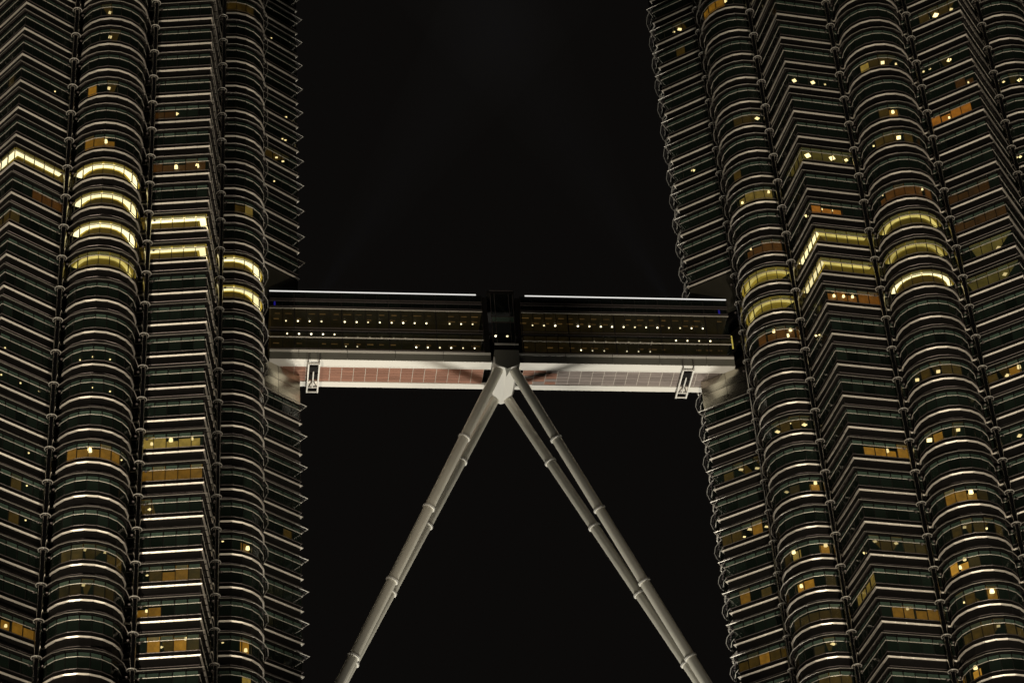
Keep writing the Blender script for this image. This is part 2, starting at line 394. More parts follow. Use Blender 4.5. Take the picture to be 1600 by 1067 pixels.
LAMPS = [
 (-1, 18, 8.54, -23.19, 0.5, 0.6, -67.5, 3, 0),
 (-1, 17, 8.71, -23.3, 0.5, 0.7, -67.5, 4, 0),
 (-1, 15, 8.86, -23.29, 0.5, 0.8, -67.5, 4, 0),
 (-1, 13, 9.0, -24.31, 0.7, 1.6, -67.5, 4, -0.93),
 (-1, 3, 9.0, -24.31, 0.8, 2, -67.5, 4, -0.8),
 (-1, 0, 8.85, -23.51, 0.5, 0.35, -67.5, 4, 0),
 (-1, 0, 10.78, -22.81, 0.5, 0.35, -67.5, 5, 0),
 (-1, -1, 8.9, -23.47, 0.5, 0.4, -67.5, 4, 0),
 (-1, 6, 7.16, -22.34, 0.22, 1.2, -67.5, 2, 0),
 (-1, 6, 8.54, -22.75, 0.22, 1.2, -67.5, 3, 0),
 (-1, 6, 10.21, -22.13, 0.22, 1.2, -67.5, 5, 0),
 (-1, 5, 8.68, -22.97, 0.22, 1.2, -67.5, 4, 0),
 (-1, 5, 10.36, -22.12, 0.22, 1.2, -67.5, 5, 0),
 (-1, 15, 2.88, -23.29, 0.22, 1.2, -90, 9, 0),
 (-1, 6, 0.01, -25.17, 0.22, 1.2, -90, 6, 0),
 (-1, 5, 1.69, -24.49, 0.22, 1.2, -90, 8, 0),
 (-1, 5, 3.28, -22.87, 0.22, 1.2, -90, 9, 0),
 (-1, 5, 0.06, -26.09, 0.22, 1.2, -90, 6, 0),
 (-1, 3, 2.79, -23.43, 0.22, 1.2, -90, 9, 0),
 (-1, 2, 2.85, -23.53, 0.22, 1.2, -90, 9, 0),
 (-1, 1, 2.92, -23.34, 0.22, 1.2, -90, 9, 0),
 (-1, 3, 11.67, -21.19, 0.22, 1.2, -67.5, 7, 0),
 (-1, -2, 2.17, -25.29, 0.5, 1, -90, 8, -1.16),
 (-1, 15, 15.77, -18.43, 0.5, 1, -45, 3, 0),
 (-1, 13, 16.02, -19.42, 0.7, 1.8, -45, 3, -0.94),
 (-1, 13, 18.35, -19.42, 0.7, 1.8, -45, 5, -0.94),
 (-1, 4, 14.36, -19.42, 0.5, 0.9, -45, 1, -1.02),
 (-1, 4, 16.3, -19.42, 0.7, 1.2, -45, 3, -0.69),
 (-1, 4, 18.44, -19.42, 0.5, 0.8, -45, 5, -0.69),
 (-1, 2, 14.15, -17.94, 0.45, 1, -45, 1, 0),
 (-1, 0, 14.14, -18.13, 0.3, 0.8, -45, 1, 0),
 (-1, -1, 14.4, -19.42, 0.45, 1.2, -45, 1, -0.96),
 (-1, -2, 18.24, -19.42, 0.5, 1, -45, 4, -0.34),
 (-1, -2, 15.66, -17.64, 0.4, 0.8, -45, 3, 0),
 (-1, 2, 20.67, -11.14, 0.25, 1, -22.5, 1, 0),
 (-1, 2, 23.24, -11.13, 0.7, 1.6, -22.5, 3, -1.08),
 (-1, -1, 20.77, -10.93, 0.25, 0.8, -22.5, 1, 0),
 (-1, -1, 23.11, -11.24, 0.6, 1, -22.5, 3, -1.27),
 (-1, 22, 24.78, -1.16, 0.3, 1, 0, 2, 0),
 (-1, 20, 26.52, 1.21, 0.3, 1, 0, 5, 0),
 (-1, 19, 26.4, 0.52, 0.3, 1, 0, 4, 0),
 (-1, 18, 25.96, 0.08, 0.3, 1, 0, 4, 0),
 (-1, 18, 26.32, 0.35, 0.3, 1, 0, 4, 0),
 (-1, 16, 25.06, -1.28, 0.3, 1, 0, 3, 0),
 (-1, 4, 23.91, 6.44, 0.3, 1, 22.5, 1, 0),
 (-1, 17, 25.36, -1.07, 0.35, 1, 0, 3, 0),
 (-1, 17, 26.06, -0.3, 0.35, 1, 0, 4, 0),
 (1, 23, -24.8, -1.17, 0.6, 1.3, 180, 8, 0),
 (1, 23, -25.4, -0.58, 0.35, 0.8, 180, 8, 0),
 (1, 17, -25.44, -0.74, 0.5, 1.2, 180, 8, 0),
 (1, 6, -24.8, -1.19, 0.55, 0.5, 180, 8, 0),
 (1, 6, -23.07, -1.72, 0.55, 0.5, 180, 10, 0),
 (1, 4, -24.79, -1.36, 0.6, 0.7, 180, 8, 0),
 (1, 4, -23.11, -2.14, 0.5, 0.7, 180, 10, 0),
 (1, 4, -24.93, 0.25, 0.35, 1.3, 180, 8, 0),
 (1, 22, -22.29, -10.86, 0.6, 1.2, -157.5, 7, 0),
 (1, 17, -20.59, -11.24, 0.6, 1.3, -157.5, 8, 0),
 (1, 14, -21.02, -12.09, 0.5, 1.2, -157.5, 8, -0.64),
 (1, 14, -23.8, -10.42, 0.5, 1.5, -157.5, 5, -1.31),
 (1, 12, -23.7, -10.58, 0.4, 1, -157.5, 5, -0.47),
 (1, 9, -22.82, -11.48, 0.6, 2, -157.5, 6, -0.4),
 (1, 9, -21.06, -12.09, 0.6, 2, -157.5, 8, -0.46),
 (1, 9, -21.47, -12.05, 0.6, 2, -157.5, 8, -1.29),
 (1, 6, -23.1, -8.97, 0.6, 0.9, -157.5, 5, 0),
 (1, 6, -20.58, -10.73, 0.6, 1.2, -157.5, 8, 0),
 (1, 6, -22.28, -10.71, 0.35, 0.7, -157.5, 7, 0),
 (1, 4, -21.02, -12.09, 0.6, 1.3, -157.5, 8, -0.63),
 (1, 4, -23.18, -9.11, 0.5, 0.3, -157.5, 5, 0),
 (1, 2, -23.91, -10.23, 0.7, 1.8, -157.5, 5, -0.57),
 (1, 2, -20.99, -12.09, 0.7, 0.8, -157.5, 8, -0.59),
 (1, 1, -23.75, -10.51, 0.6, 1.5, -157.5, 5, -0.98),
 (1, -1, -21.35, -10.9, 0.6, 0.8, -157.5, 7, 0),
 (1, 9, -18.58, -19.42, 0.5, 2, -135, 6, -0.96),
 (1, 9, -17.45, -19.42, 0.5, 2, -135, 7, -0.88),
 (1, 9, -16.38, -19.42, 0.5, 2, -135, 8, -0.81),
 (1, 14, -18.31, -18.44, 0.8, 2, -135, 6, 0),
 (1, 14, -15.34, -18.5, 0.8, 2, -135, 8, 0),
 (1, 14, -13.59, -18.46, 0.5, 1.5, -135, 10, 0),
 (1, 17, -18.33, -18.38, 0.6, 1.6, -135, 6, 0),
 (1, 17, -16.02, -18.46, 0.6, 1.6, -135, 8, 0),
 (1, 17, -14.46, -18.4, 0.3, 0.6, -135, 9, 0),
 (1, 12, -18.21, -19.42, 0.35, 1.2, -135, 7, -1.03),
 (1, 12, -16.98, -19.42, 0.35, 1.2, -135, 8, -1.05),
 (1, 12, -19.05, -16.94, 0.5, 1.5, -135, 4, 0),
 (1, 8, -19.99, -16.17, 0.3, 1, -135, 3, 0),
 (1, 8, -19.6, -16.35, 0.3, 1, -135, 3, 0),
 (1, 4, -15.62, -19.42, 0.65, 0.9, -135, 9, -0.87),
 (1, 1, -18.43, -18.63, 0.5, 0.3, -135, 6, 0),
 (1, 1, -16.1, -18.6, 0.5, 0.4, -135, 8, 0),
 (1, 1, -18.71, -16.34, 0.4, 1.6, -135, 4, 0),
 (1, -1, -16.54, -19.42, 0.5, 0.5, -135, 8, -0.48),
 (1, 17, -8.96, -23.18, 0.6, 1.6, -112.5, 5, 0),
 (1, 17, -7.29, -23.26, 0.4, 0.8, -112.5, 6, 0),
 (1, 15, -9.49, -24.19, 0.6, 1.8, -112.5, 5, -0.99),
 (1, 14, -8.91, -23.24, 0.7, 2, -112.5, 5, 0),
 (1, 14, -11.27, -21.36, 0.3, 1.2, -112.5, 2, 0),
 (1, 12, -7.85, -24.25, 0.35, 1.5, -112.5, 6, -0.65),
 (1, 12, -11.81, -22.21, 0.3, 1, -112.5, 2, -0.36),
 (1, 6, -9.5, -22.5, 0.6, 0.9, -112.5, 4, 0),
 (1, 6, -11.21, -20.69, 0.6, 0.9, -112.5, 2, 0),
 (1, 4, -11.29, -20.92, 0.8, 2, -112.5, 2, 0),
 (1, 4, -8.95, -23.19, 0.6, 0.9, -112.5, 5, 0),
 (1, 2, -9.49, -24.19, 0.8, 2, -112.5, 5, -0.67),
 (1, 1, -7.77, -22.66, 0.4, 1.5, -112.5, 6, 0),
 (1, 1, -10.13, -22.56, 0.5, 0.3, -112.5, 4, 0),
 (1, 0, -11.6, -22.69, 0.6, 1.8, -112.5, 3, -1.16),
 (1, 0, -11.18, -23.18, 0.6, 1, -112.5, 3, -0.44),
 (1, -1, -9.42, -24.21, 0.8, 2.2, -112.5, 5, -0.72),
 (1, -1, -10.83, -20.75, 0.4, 1.2, -112.5, 2, 0),
 (1, -2, -8.9, -23.11, 0.5, 0.3, -112.5, 5, 0),
 (1, -3, -11.81, -22.2, 0.7, 1.5, -112.5, 2, -0.49),
 (1, 19, -1.35, -24.42, 0.8, 2.2, -90, 3, 0),
 (1, 19, 0.13, -25.68, 0.5, 0.7, -90, 5, 0),
 (1, 17, -1.26, -25.0, 0.6, 1.8, -90, 3, 0),
 (1, 17, -2.95, -23.14, 0.3, 1, -90, 2, 0),
 (1, 17, -3.55, -22.59, 0.3, 1, -90, 1, 0),
 (1, 16, -0.56, -26.9, 0.35, 1, -90, 5, -1.35),
 (1, 15, -2.76, -24.7, 0.4, 1.8, -90, 2, -1.28),
 (1, 10, -0.22, -24.61, 0.6, 0.5, -90, 4, 0),
 (1, 9, -0.5, -25.16, 0.6, 0.5, -90, 4, 0),
 (1, 6, -1.71, -23.03, 0.6, 0.9, -90, 2, 0),
 (1, 6, -1.71, -25.75, 0.7, 0.9, -90, 3, -0.91),
 (1, 4, -1.96, -23.2, 0.6, 0.8, -90, 2, 0),
 (1, 17, 8.49, -23.27, 0.6, 1.5, -67.5, 2, 0),
 (1, 17, 6.7, -22.61, 0.35, 1, -67.5, 1, 0),
 (1, 14, 6.54, -22.53, 0.4, 1.5, -67.5, 1, 0),
 (1, 14, 6.21, -22.36, 0.3, 1.2, -67.5, 0, 0),
]

# ------------------------------------------------------------------ the towers: plan of an eight-pointed star with a round bay in every notch
PSI = math.radians(7.520973)
HALF = 50.652
ZR = {-3: -12.0, -2: -8.03, -1: -4.07, 0: -0.13, 1: 3.79, 2: 7.7, 3: 11.66, 4: 15.58, 5: 19.55, 6: 23.6, 7: 27.74, 8: 31.85,
      9: 35.98, 10: 40.19, 11: 44.35, 12: 48.49, 13: 52.44, 14: 56.4, 15: 60.35, 16: 64.29, 17: 68.2, 18: 72.16, 19: 76.08, 20: 80.0, 21: 84.0}
for _i in (-4, -5, -6, -7): ZR[_i] = ZR[_i + 1] - 3.97
for _i in (22, 23, 24, 25, 26, 27): ZR[_i] = ZR[_i - 1] + 3.95
FIRST, LAST = -6, 26
RO = 27.8
RI = RO * math.cos(PI / 4) / math.cos(PI / 8)
LC, LR, RP = 22.55, 3.75, 24.2405
W = 1.27
UX, UY = RI * math.cos(PI / 8) - RO, RI * math.sin(PI / 8)
_n = math.hypot(UX, UY); UX, UY = UX / _n, UY / _n
def lobe_pt(deg, r=LR): return (LC + r * math.cos(math.radians(deg)), r * math.sin(math.radians(deg)))
def face_pt(s): return (RO + UX * abs(s), UY * abs(s) * (1 if s >= 0 else -1))
def rot2(p, a): return (p[0] * math.cos(a) - p[1] * math.sin(a), p[0] * math.sin(a) + p[1] * math.cos(a))
def is_lobe(b): return abs((b / 45) % 1) > 0.25
LOBE_ANG = [-85.6, -72, -54, -36, -18, 0, 18, 36, 54, 72, 85.6]
FACE_S = [0.06, W, 2 * W, 3 * W, 4 * W, 5 * W, 7.3]
def pane_ends(lobe):
    if lobe:
        return [(lobe_pt(LOBE_ANG[k]), lobe_pt(LOBE_ANG[k + 1])) for k in range(10)]
    out = [(face_pt(-FACE_S[j + 1]), face_pt(-FACE_S[j])) for j in range(5, -1, -1)]
    return out + [(face_pt(FACE_S[j]), face_pt(FACE_S[j + 1])) for j in range(6)]
PATH = {True: [lobe_pt(a) for a in LOBE_ANG],
        False: [face_pt(s) for s in (-7.3, 0, 7.3)]}
def fine_path(lobe, dip=0.82):
    """the wall path with a narrow joint at every pane edge, for the sectioned rails"""
    pts, sc_ = [], []
    base = [lobe_pt(a) for a in LOBE_ANG] if lobe else [face_pt(-s) for s in reversed(FACE_S[1:])] + [(RO, 0)] + [face_pt(s) for s in FACE_S[1:]]
    for j, p in enumerate(base):
        corner = (not lobe) and j == len(base) // 2
        if j in (0, len(base) - 1) or corner:
            pts.append(p); sc_.append(1.0); continue
        a, b = Vector(base[j - 1]), Vector(base[j + 1]); q = Vector(p)
        for t, f in ((-0.06, 1), (-0.03, dip), (0.03, dip), (0.06, 1)):
            d = (a - q).normalized() if t < 0 else (b - q).normalized()
            pts.append(tuple(q + d * abs(t))); sc_.append(f)
    return pts, sc_
def outline(cut=(), off=0.0):
    """counterclockwise plan outline of the glass line; CUT bays (degrees) are replaced by a recess"""
    pts = []
    for n in range(16):
        b = n * 22.5
        a = math.radians(b)
        if n % 2:
            loc = [lobe_pt(t, LR - off) for t in LOBE_ANG]
        elif any(abs(((b - c + 180) % 360) - 180) < 1 for c in cut):
            loc = [(24.1, -1.0), (24.1, 1.0)]
        else:
            loc = [(RO - off * 1.414, 0)]
        pts += [rot2(p, a) for p in loc]
    return pts

# shared pieces, in bay coordinates, heights relative to the sunshade tube of the storey
SHARED = {}
for lobe in (True, False):
    fp, fs = fine_path(lobe)
    nm = 'round' if lobe else 'pointed'
    tp = [lobe_pt(a) for a in LOBE_ANG[1:-1]] if lobe else [face_pt(s) for s in (-5.85, 0, 5.85)]
    m = MB(); m.sweep(tp, circle(0.5, 0.0, 0.055, 8)); SHARED[lobe, 'tube'] = m.mesh(nm + '_tube', TUBE)
    m = MB(); m.sweep(tp, [(0.20, -0.05), (0.30, -0.05), (0.30, -0.02), (0.20, -0.02)]); SHARED[lobe, 'fin'] = m.mesh(nm + '_fin', MULL)
    prof = [(-0.02, -2.33), (0.12, -2.335), (0.145, -2.35), (0.145, -2.365), (0.06, -2.495), (-0.02, -2.50)]
    m = MB(); m.sweep(fp, prof, fs); SHARED[lobe, 'bullnose'] = m.mesh(nm + '_bullnose', STEEL)
    m = MB(); m.sweep(fp, [(-0.02, -1.87), (0.05, -1.87), (0.07, -1.84), (0.05, -1.80), (-0.02, -1.80)], fs); SHARED[lobe, 'sill'] = m.mesh(nm + '_sill', RAIL)
    m = MB(); m.sweep(fp, [(-0.03, -0.59), (0.04, -0.59), (0.055, -0.56), (0.04, -0.53), (-0.03, -0.53)], fs); SHARED[lobe, 'transom'] = m.mesh(nm + '_transom', STEEL)
    m = MB(); m.sweep(fp, [(-0.10, -3.46), (0.0, -3.47), (0.06, -3.42), (0.0, -3.38), (-0.10, -3.38)], fs); SHARED[lobe, 'ledge'] = m.mesh(nm + '_ledge', RAIL)
    # mullions and the brackets that carry the tube: thin, joined
    m = MB()
    pe = pane_ends(lobe)
    ends = [e[0] for e in pe] + [pe[-1][1]]
    for j, p in enumerate(ends):
        if lobe:
            d = Vector((p[0] - LC, p[1])).normalized()
        else:
            s_ = -1 if j <= 5 else 1
            d = Vector((-UY * -1, -UX * s_)).normalized() if False else Vector((UY, -UX * s_)).normalized()
        t = Vector((-d.y, d.x)); P = Vector(p)
        def quad(o0, o1, hw): return [P + d * o0 - t * hw, P + d * o1 - t * hw, P + d * o1 + t * hw, P + d * o0 + t * hw]
        m.prism(quad(-0.10, 0.025, 0.03), -1.79, -0.60)
        m.prism(quad(-0.10, 0.025, 0.03), -0.52, -0.03)
        if (lobe and 0 < j < 10) or (not lobe and 0 < j < len(ends) - 1):
            m.prism(quad(-0.02, 0.47, 0.02), -0.16, -0.06)
    SHARED[lobe, 'mullions'] = m.mesh(nm + '_mullions', MULL)
    # panes, one mesh per place in the bay
    for k, (a, b) in enumerate(pe):
        a, b = Vector(a), Vector(b)
        t = (b - a).normalized(); d = Vector((t.y, -t.x))
        q = [a + t * 0.03 - d * 0.03, a + t * 0.03, b - t * 0.03, b - t * 0.03 - d * 0.03]
        m = MB(); m.prism([q[0], q[1], q[2], q[3]], -1.78, -0.60); SHARED[lobe, 'pane', k] = m.mesh('pane', GLASS)
        q = [a + t * 0.07 - d * 0.03, a + t * 0.07, b - t * 0.07, b - t * 0.07 - d * 0.03]
        m = MB(); m.prism([q[0], q[1], q[2], q[3]], -0.52, -0.10); SHARED[lobe, 'clere', k] = m.mesh('clerestory', CLERE)

m = MB(); m.torus(0.50, 0.055, 0.0)
for sgn in (-1, 1):
    m.tube((0.30 * sgn, 0, -0.03), (0.50 * sgn, 0, 0.0), 0.04, 6)
RING = m.mesh('clamp_ring', RINGM, True)
m = MB()
for sgn in (-1, 1):
    pass
m.torus(0.09, 0.07, 0.0, 10, 6)
KNOB = m.mesh('bracket_knob', RAIL, True)

def inward(lobe, k, depth):
    """corners of the strip of ceiling behind pane k from DEPTH[0] to DEPTH[1] inside the glass"""
    a, b = pane_ends(lobe)[k]
    out = []
    for dep in depth:
        row = []
        for p in (a, b):
            if lobe:
                an = math.atan2(p[1], p[0] - LC); r = LR - dep
                row.append((LC + r * math.cos(an), r * math.sin(an)))
            else:
                s_ = (RO - p[0]) / -UX
                sg = 1 if k >= 6 else -1
                s2 = max(s_, dep)          # mitred at the corner
                q = face_pt(s2 * sg)
                n_ = (-UY, UX * sg)
                row.append((q[0] + n_[0] * dep, q[1] + n_[1] * dep))
        out.append(row)
    (a0, b0), (a1, b1) = out
    return [a0, b0, b1, a1]

CAMP = cam.matrix_world.translation
TO_CAM = cam.matrix_world.inverted()
def screen_area(pts):
    q = []
    for p in pts:
        c = TO_CAM @ Vector(p)
        if c.z >= 0: return 0
        q.append((c.x / -c.z * 3831.36 * 0.64, c.y / -c.z * 3831.36 * 0.64))
    if not any(abs(x) < 515 and abs(y) < 344 for x, y in q): return 0
    return abs(sum(q[j][0] * q[(j + 1) % 4][1] - q[(j + 1) % 4][0] * q[j][1] for j in range(4))) / 2

BAYS = {-1: [-112.5, -90, -67.5, -45, -22.5, 0, 22.5], 1: [157.5, 180, -157.5, -135, -112.5, -90, -67.5, -45]}
GATE = {-1: 0, 1: 180}
LIT_AT = {}
for (s_, b_, i_, t_, ks_) in LIT:
    for k_ in ks_: LIT_AT[s_, b_, i_, k_] = t_

FORWARD = {(sd, bb, ii, kk) for (sd, ii, lx, ly, sz, br, bb, kk, dz) in LAMPS if dz != 0}

def build_tower(side, label):
    rz0 = side * PSI
    T = obj('skyscraper', None, None, (side * HALF, 0, GROUND), rz0, label, 'skyscraper', 'twin towers')
    mw = Matrix.Translation((side * HALF, 0, 0)) @ Matrix.Rotation(rz0, 4, 'Z')
    gate = GATE[side]
    full, cut = outline(off=0.10), outline((gate,), 0.10)
    H = -GROUND
    core = MB(); core.prism([(15.5 * math.cos(PI * j / 8), 15.5 * math.sin(PI * j / 8)) for j in range(16)], GROUND, ZR[LAST] + 60)
    obj('core', core.mesh('core', CEIL), T, (0, 0, H))
    low = MB(); low.prism(full, GROUND, ZR[FIRST] - 4.0); obj('lower_shaft', low.mesh('lower_shaft', DARK), T, (0, 0, H))
    up = MB(); up.prism(full, ZR[LAST] + 1.9, ZR[LAST] + 60); obj('upper_shaft', up.mesh('upper_shaft', DARK), T, (0, 0, H))
    # pipes
    pm = MB(); pm.tube((0, 0, ZR[FIRST] - 20), (0, 0, ZR[LAST] + 20), 0.36, 20)
    PME = pm.mesh('riser_pipe', PIPE, True)
    want = sorted({bb + d * 11.69 for bb in BAYS[side] if not is_lobe(bb) for d in (-1, 1)})
    for az in want:
        a = math.radians(az)
        # the pipe stands a little nearer the round bay
        p = obj('riser_pipe', PME, T, (RP * math.cos(a), RP * math.sin(a), H), a)
        for i in range(FIRST, LAST + 1):
            obj('clamp_ring', RING, p, (0, 0, ZR[i]))
            for sg in (-1, 1):
                obj('bracket_knob', KNOB, p, (0.25, 0.62 * sg, ZR[i] - 0.95), 0)
    panes = []
    prev = None
    for i in range(FIRST, LAST + 1):
        z = ZR[i]
        zt = ZR[i + 1]
        gated = 9 <= i <= 12
        # the storey's own mesh: the band of floor and spandrel above its windows (its underside is the ceiling)
        s = MB()
        if i == 12: s.prism(cut, 0.0, zt - 2.60 - z); s.prism(full, zt - 2.595 - z, zt - 1.82 - z)
        else: s.prism(cut if gated else full, 0.0, zt - 1.82 - z)
        S = obj('storey', s.mesh('storey', DARK), T, (0, 0, z + H))
        rooms = {}
        for b in BAYS[side]:
            lobe = is_lobe(b)
            if b == gate and gated: continue
            a = math.radians(b)
            obj('sunshade_tube', SHARED[lobe, 'tube'], S, (0, 0, 0), a)
            obj('sunshade_fin', SHARED[lobe, 'fin'], S, (0, 0, 0), a)
            obj('bullnose', SHARED[lobe, 'bullnose'], S, (0, 0, 0), a)
            obj('sill', SHARED[lobe, 'sill'], S, (0, 0, 0), a)
            obj('transom', SHARED[lobe, 'transom'], S, (0, 0, 0), a)
            if not (b == gate and i == 13): obj('ledge', SHARED[lobe, 'ledge'], S, (0, 0, 0), a)
            obj('mullions', SHARED[lobe, 'mullions'], S, (0, 0, 0), a, kind='stuff')
            for k, (p, q) in enumerate(pane_ends(lobe)):
                P3, Q3 = mw @ Vector((*rot2(p, a), 0)), mw @ Vector((*rot2(q, a), 0))
                d = Vector((Q3.y - P3.y, P3.x - Q3.x, 0))
                facing = d.dot(CAMP - P3) > 0
                ar = screen_area([(P3.x, P3.y, z - 1.78), (Q3.x, Q3.y, z - 1.78), (Q3.x, Q3.y, z - 0.6), (P3.x, P3.y, z - 0.6)]) if facing else 0
                panes.append((ar, i, b, k, S))
                t = LIT_AT.get((side, b, i, k))
                if t: rooms.setdefault((b, t), []).append(k)
        lamp_panes = {(bb, kk) for (sd, ii, lx, ly, sz, br, bb, kk, dz) in LAMPS if sd == side and ii == i and dz == 0}
        for (b, t), ks in rooms.items():
            lobe = is_lobe(b)
            opened = ks if t in ('S', 'S2', 'M', 'M2', 'M3') else [k for k in ks if (b, k) in lamp_panes]
            drawn = [k for k in ks if k not in opened]
            if opened:
                m = MB()
                for k in opened: m.prism(inward(lobe, k, (0.06, 3.0 if not lobe else 2.9)), -0.05, -0.02)
                obj('ceiling_glow', m.mesh('ceiling_glow', ROOM[t]), S, (0, 0, 0), math.radians(b))
            side_rooms = [k + d for k in opened for d in (-1, 1) if t in ('B', 'B2', 'O', 'R', 'R2') and 0 <= k + d < (10 if lobe else 12) and (side, b, i, k + d) not in LIT_AT]
            if side_rooms:                               # the room runs on, darker, behind the next panes
                m = MB()
                for k in sorted(set(side_rooms)): m.prism(inward(lobe, k, (0.06, 2.9)), -0.05, -0.02)
                obj('ceiling_glow', m.mesh('ceiling_glow', ROOM['D']), S, (0, 0, 0), math.radians(b))
            if drawn:                                    # blinds let down behind the glass, the room's light put in as their own emission
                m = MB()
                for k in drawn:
                    q = inward(lobe, k, (0.42, 0.46) if (side, b, i, k) in FORWARD else (0.10, 0.14))
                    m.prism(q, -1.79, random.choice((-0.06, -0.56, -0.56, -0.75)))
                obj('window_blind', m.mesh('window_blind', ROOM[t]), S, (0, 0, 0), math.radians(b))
            if t in ('S', 'S2', 'M', 'M2'):
                use = [k for k in ks if lobe or k not in (0, 11)]
                core = {'S': (0.34, 1.0), 'S2': (0.4, 0.85), 'M': (0.62, 1.02), 'M2': (0.6, 1.05)}[t]
                wide = {'S': (0.12, 1.25), 'S2': (0.12, 1.1), 'M': (0.10, 1.3), 'M2': (0.10, 1.5)}[t]
                m = MB()
                for k in use: m.prism(inward(lobe, k, wide), -0.10, -0.06)
                obj('cove_falloff', m.mesh('cove_falloff', FALLOFF if t in ('S', 'S2') else FALLOFF2), S, (0, 0, 0), math.radians(b))
                m = MB()
                for k in use: m.prism(inward(lobe, k, core), -0.15, -0.11)
                obj('cove_light', m.mesh('cove_light', STRIP if t in ('S', 'S2') else STRIP2), S, (0, 0, 0), math.radians(b))
        for (sd, ii, lx, ly, sz, br, bb, kk, dz) in LAMPS:
            if sd == side and ii == i:
                m = MB(); h = sz * 0.42
                if dz == 0:                              # a panel in the ceiling
                    m.box((-h, -h * 0.8, -0.11), (h, h * 0.8, -0.07))
                    obj('ceiling_lamp', m.mesh('ceiling_lamp', lamp_mat(br)), S, (lx, ly, 0), math.radians(bb))
                else:                                    # a ceiling lamp of the room, brought forward of the blind
                    m.tube((0, 0, -h * 0.55), (0, 0, h * 0.55), h * 0.75, 10, h * 0.6)
                    obj('forward_lamp', m.mesh('forward_lamp', lamp_mat(br)), S, (lx, ly, dz), math.radians(bb))
    # panes: the 300 that show largest are objects, the rest one part each
    panes.sort(key=lambda t: (-t[0], t[1], t[2], t[3]))
    for kind, name, mt in (('pane', 'window_pane', GLASS), ('clere', 'clerestory_pane', CLERE)):
        rest = MB()
        for n, (ar, i, b, k, S) in enumerate(panes):
            me = SHARED[is_lobe(b), kind, k]
            a = math.radians(b)
            if n < 300 and ar > 0:
                obj(name, me, S, (0, 0, 0), a)
            else:
                base = len(rest.v)
                for v in me.vertices:
                    x, y = rot2((v.co.x, v.co.y), a)
                    rest.v.append((x, y, v.co.z + ZR[i]))
                for p in me.polygons: rest.f.append(tuple(base + vi for vi in p.vertices))
        obj(name + 's', rest.mesh(name + 's', mt), T, (0, 0, H), kind='stuff')
    # where the bridge enters: a plain recess wall, a dark box above it and a steel skirt below it
    ag = math.radians(gate)
    m = MB()
    pth = [face_pt(s_) for s_ in (-6.6, 0, 6.6)]
    m.sweep(pth, [(-0.9, 44.9), (-0.08, 44.9), (-0.08, 49.80), (-0.9, 49.80)])
    obj('lobby_wall', m.mesh('lobby_wall', BOX), T, (0, 0, H), ag)
    for sg in (-1, 1):
        for (z0, z1) in ((32.05, 34.2), (34.24, 36.12)):
            for (s0, s1) in ((0.0, 3.1), (3.14, 6.7)):
                m = MB()
                a_, b_ = face_pt(s0 * sg), face_pt(s1 * sg)
                if sg < 0: a_, b_ = b_, a_
                m.sweep([a_, b_], [(-0.25, z0), (-0.02, z0), (0.03, (z0 + z1) / 2), (-0.02, z1), (-0.25, z1)])
                obj('skirt_panel', m.mesh('skirt_panel', SKIRT), T, (0, 0, H), ag)
    return T

build_tower(-1, 'dark steel and glass tower left of the skybridge, with bright yellow curved floors')
build_tower(1, 'dark steel and glass tower right of the skybridge, with amber windows beside its end')

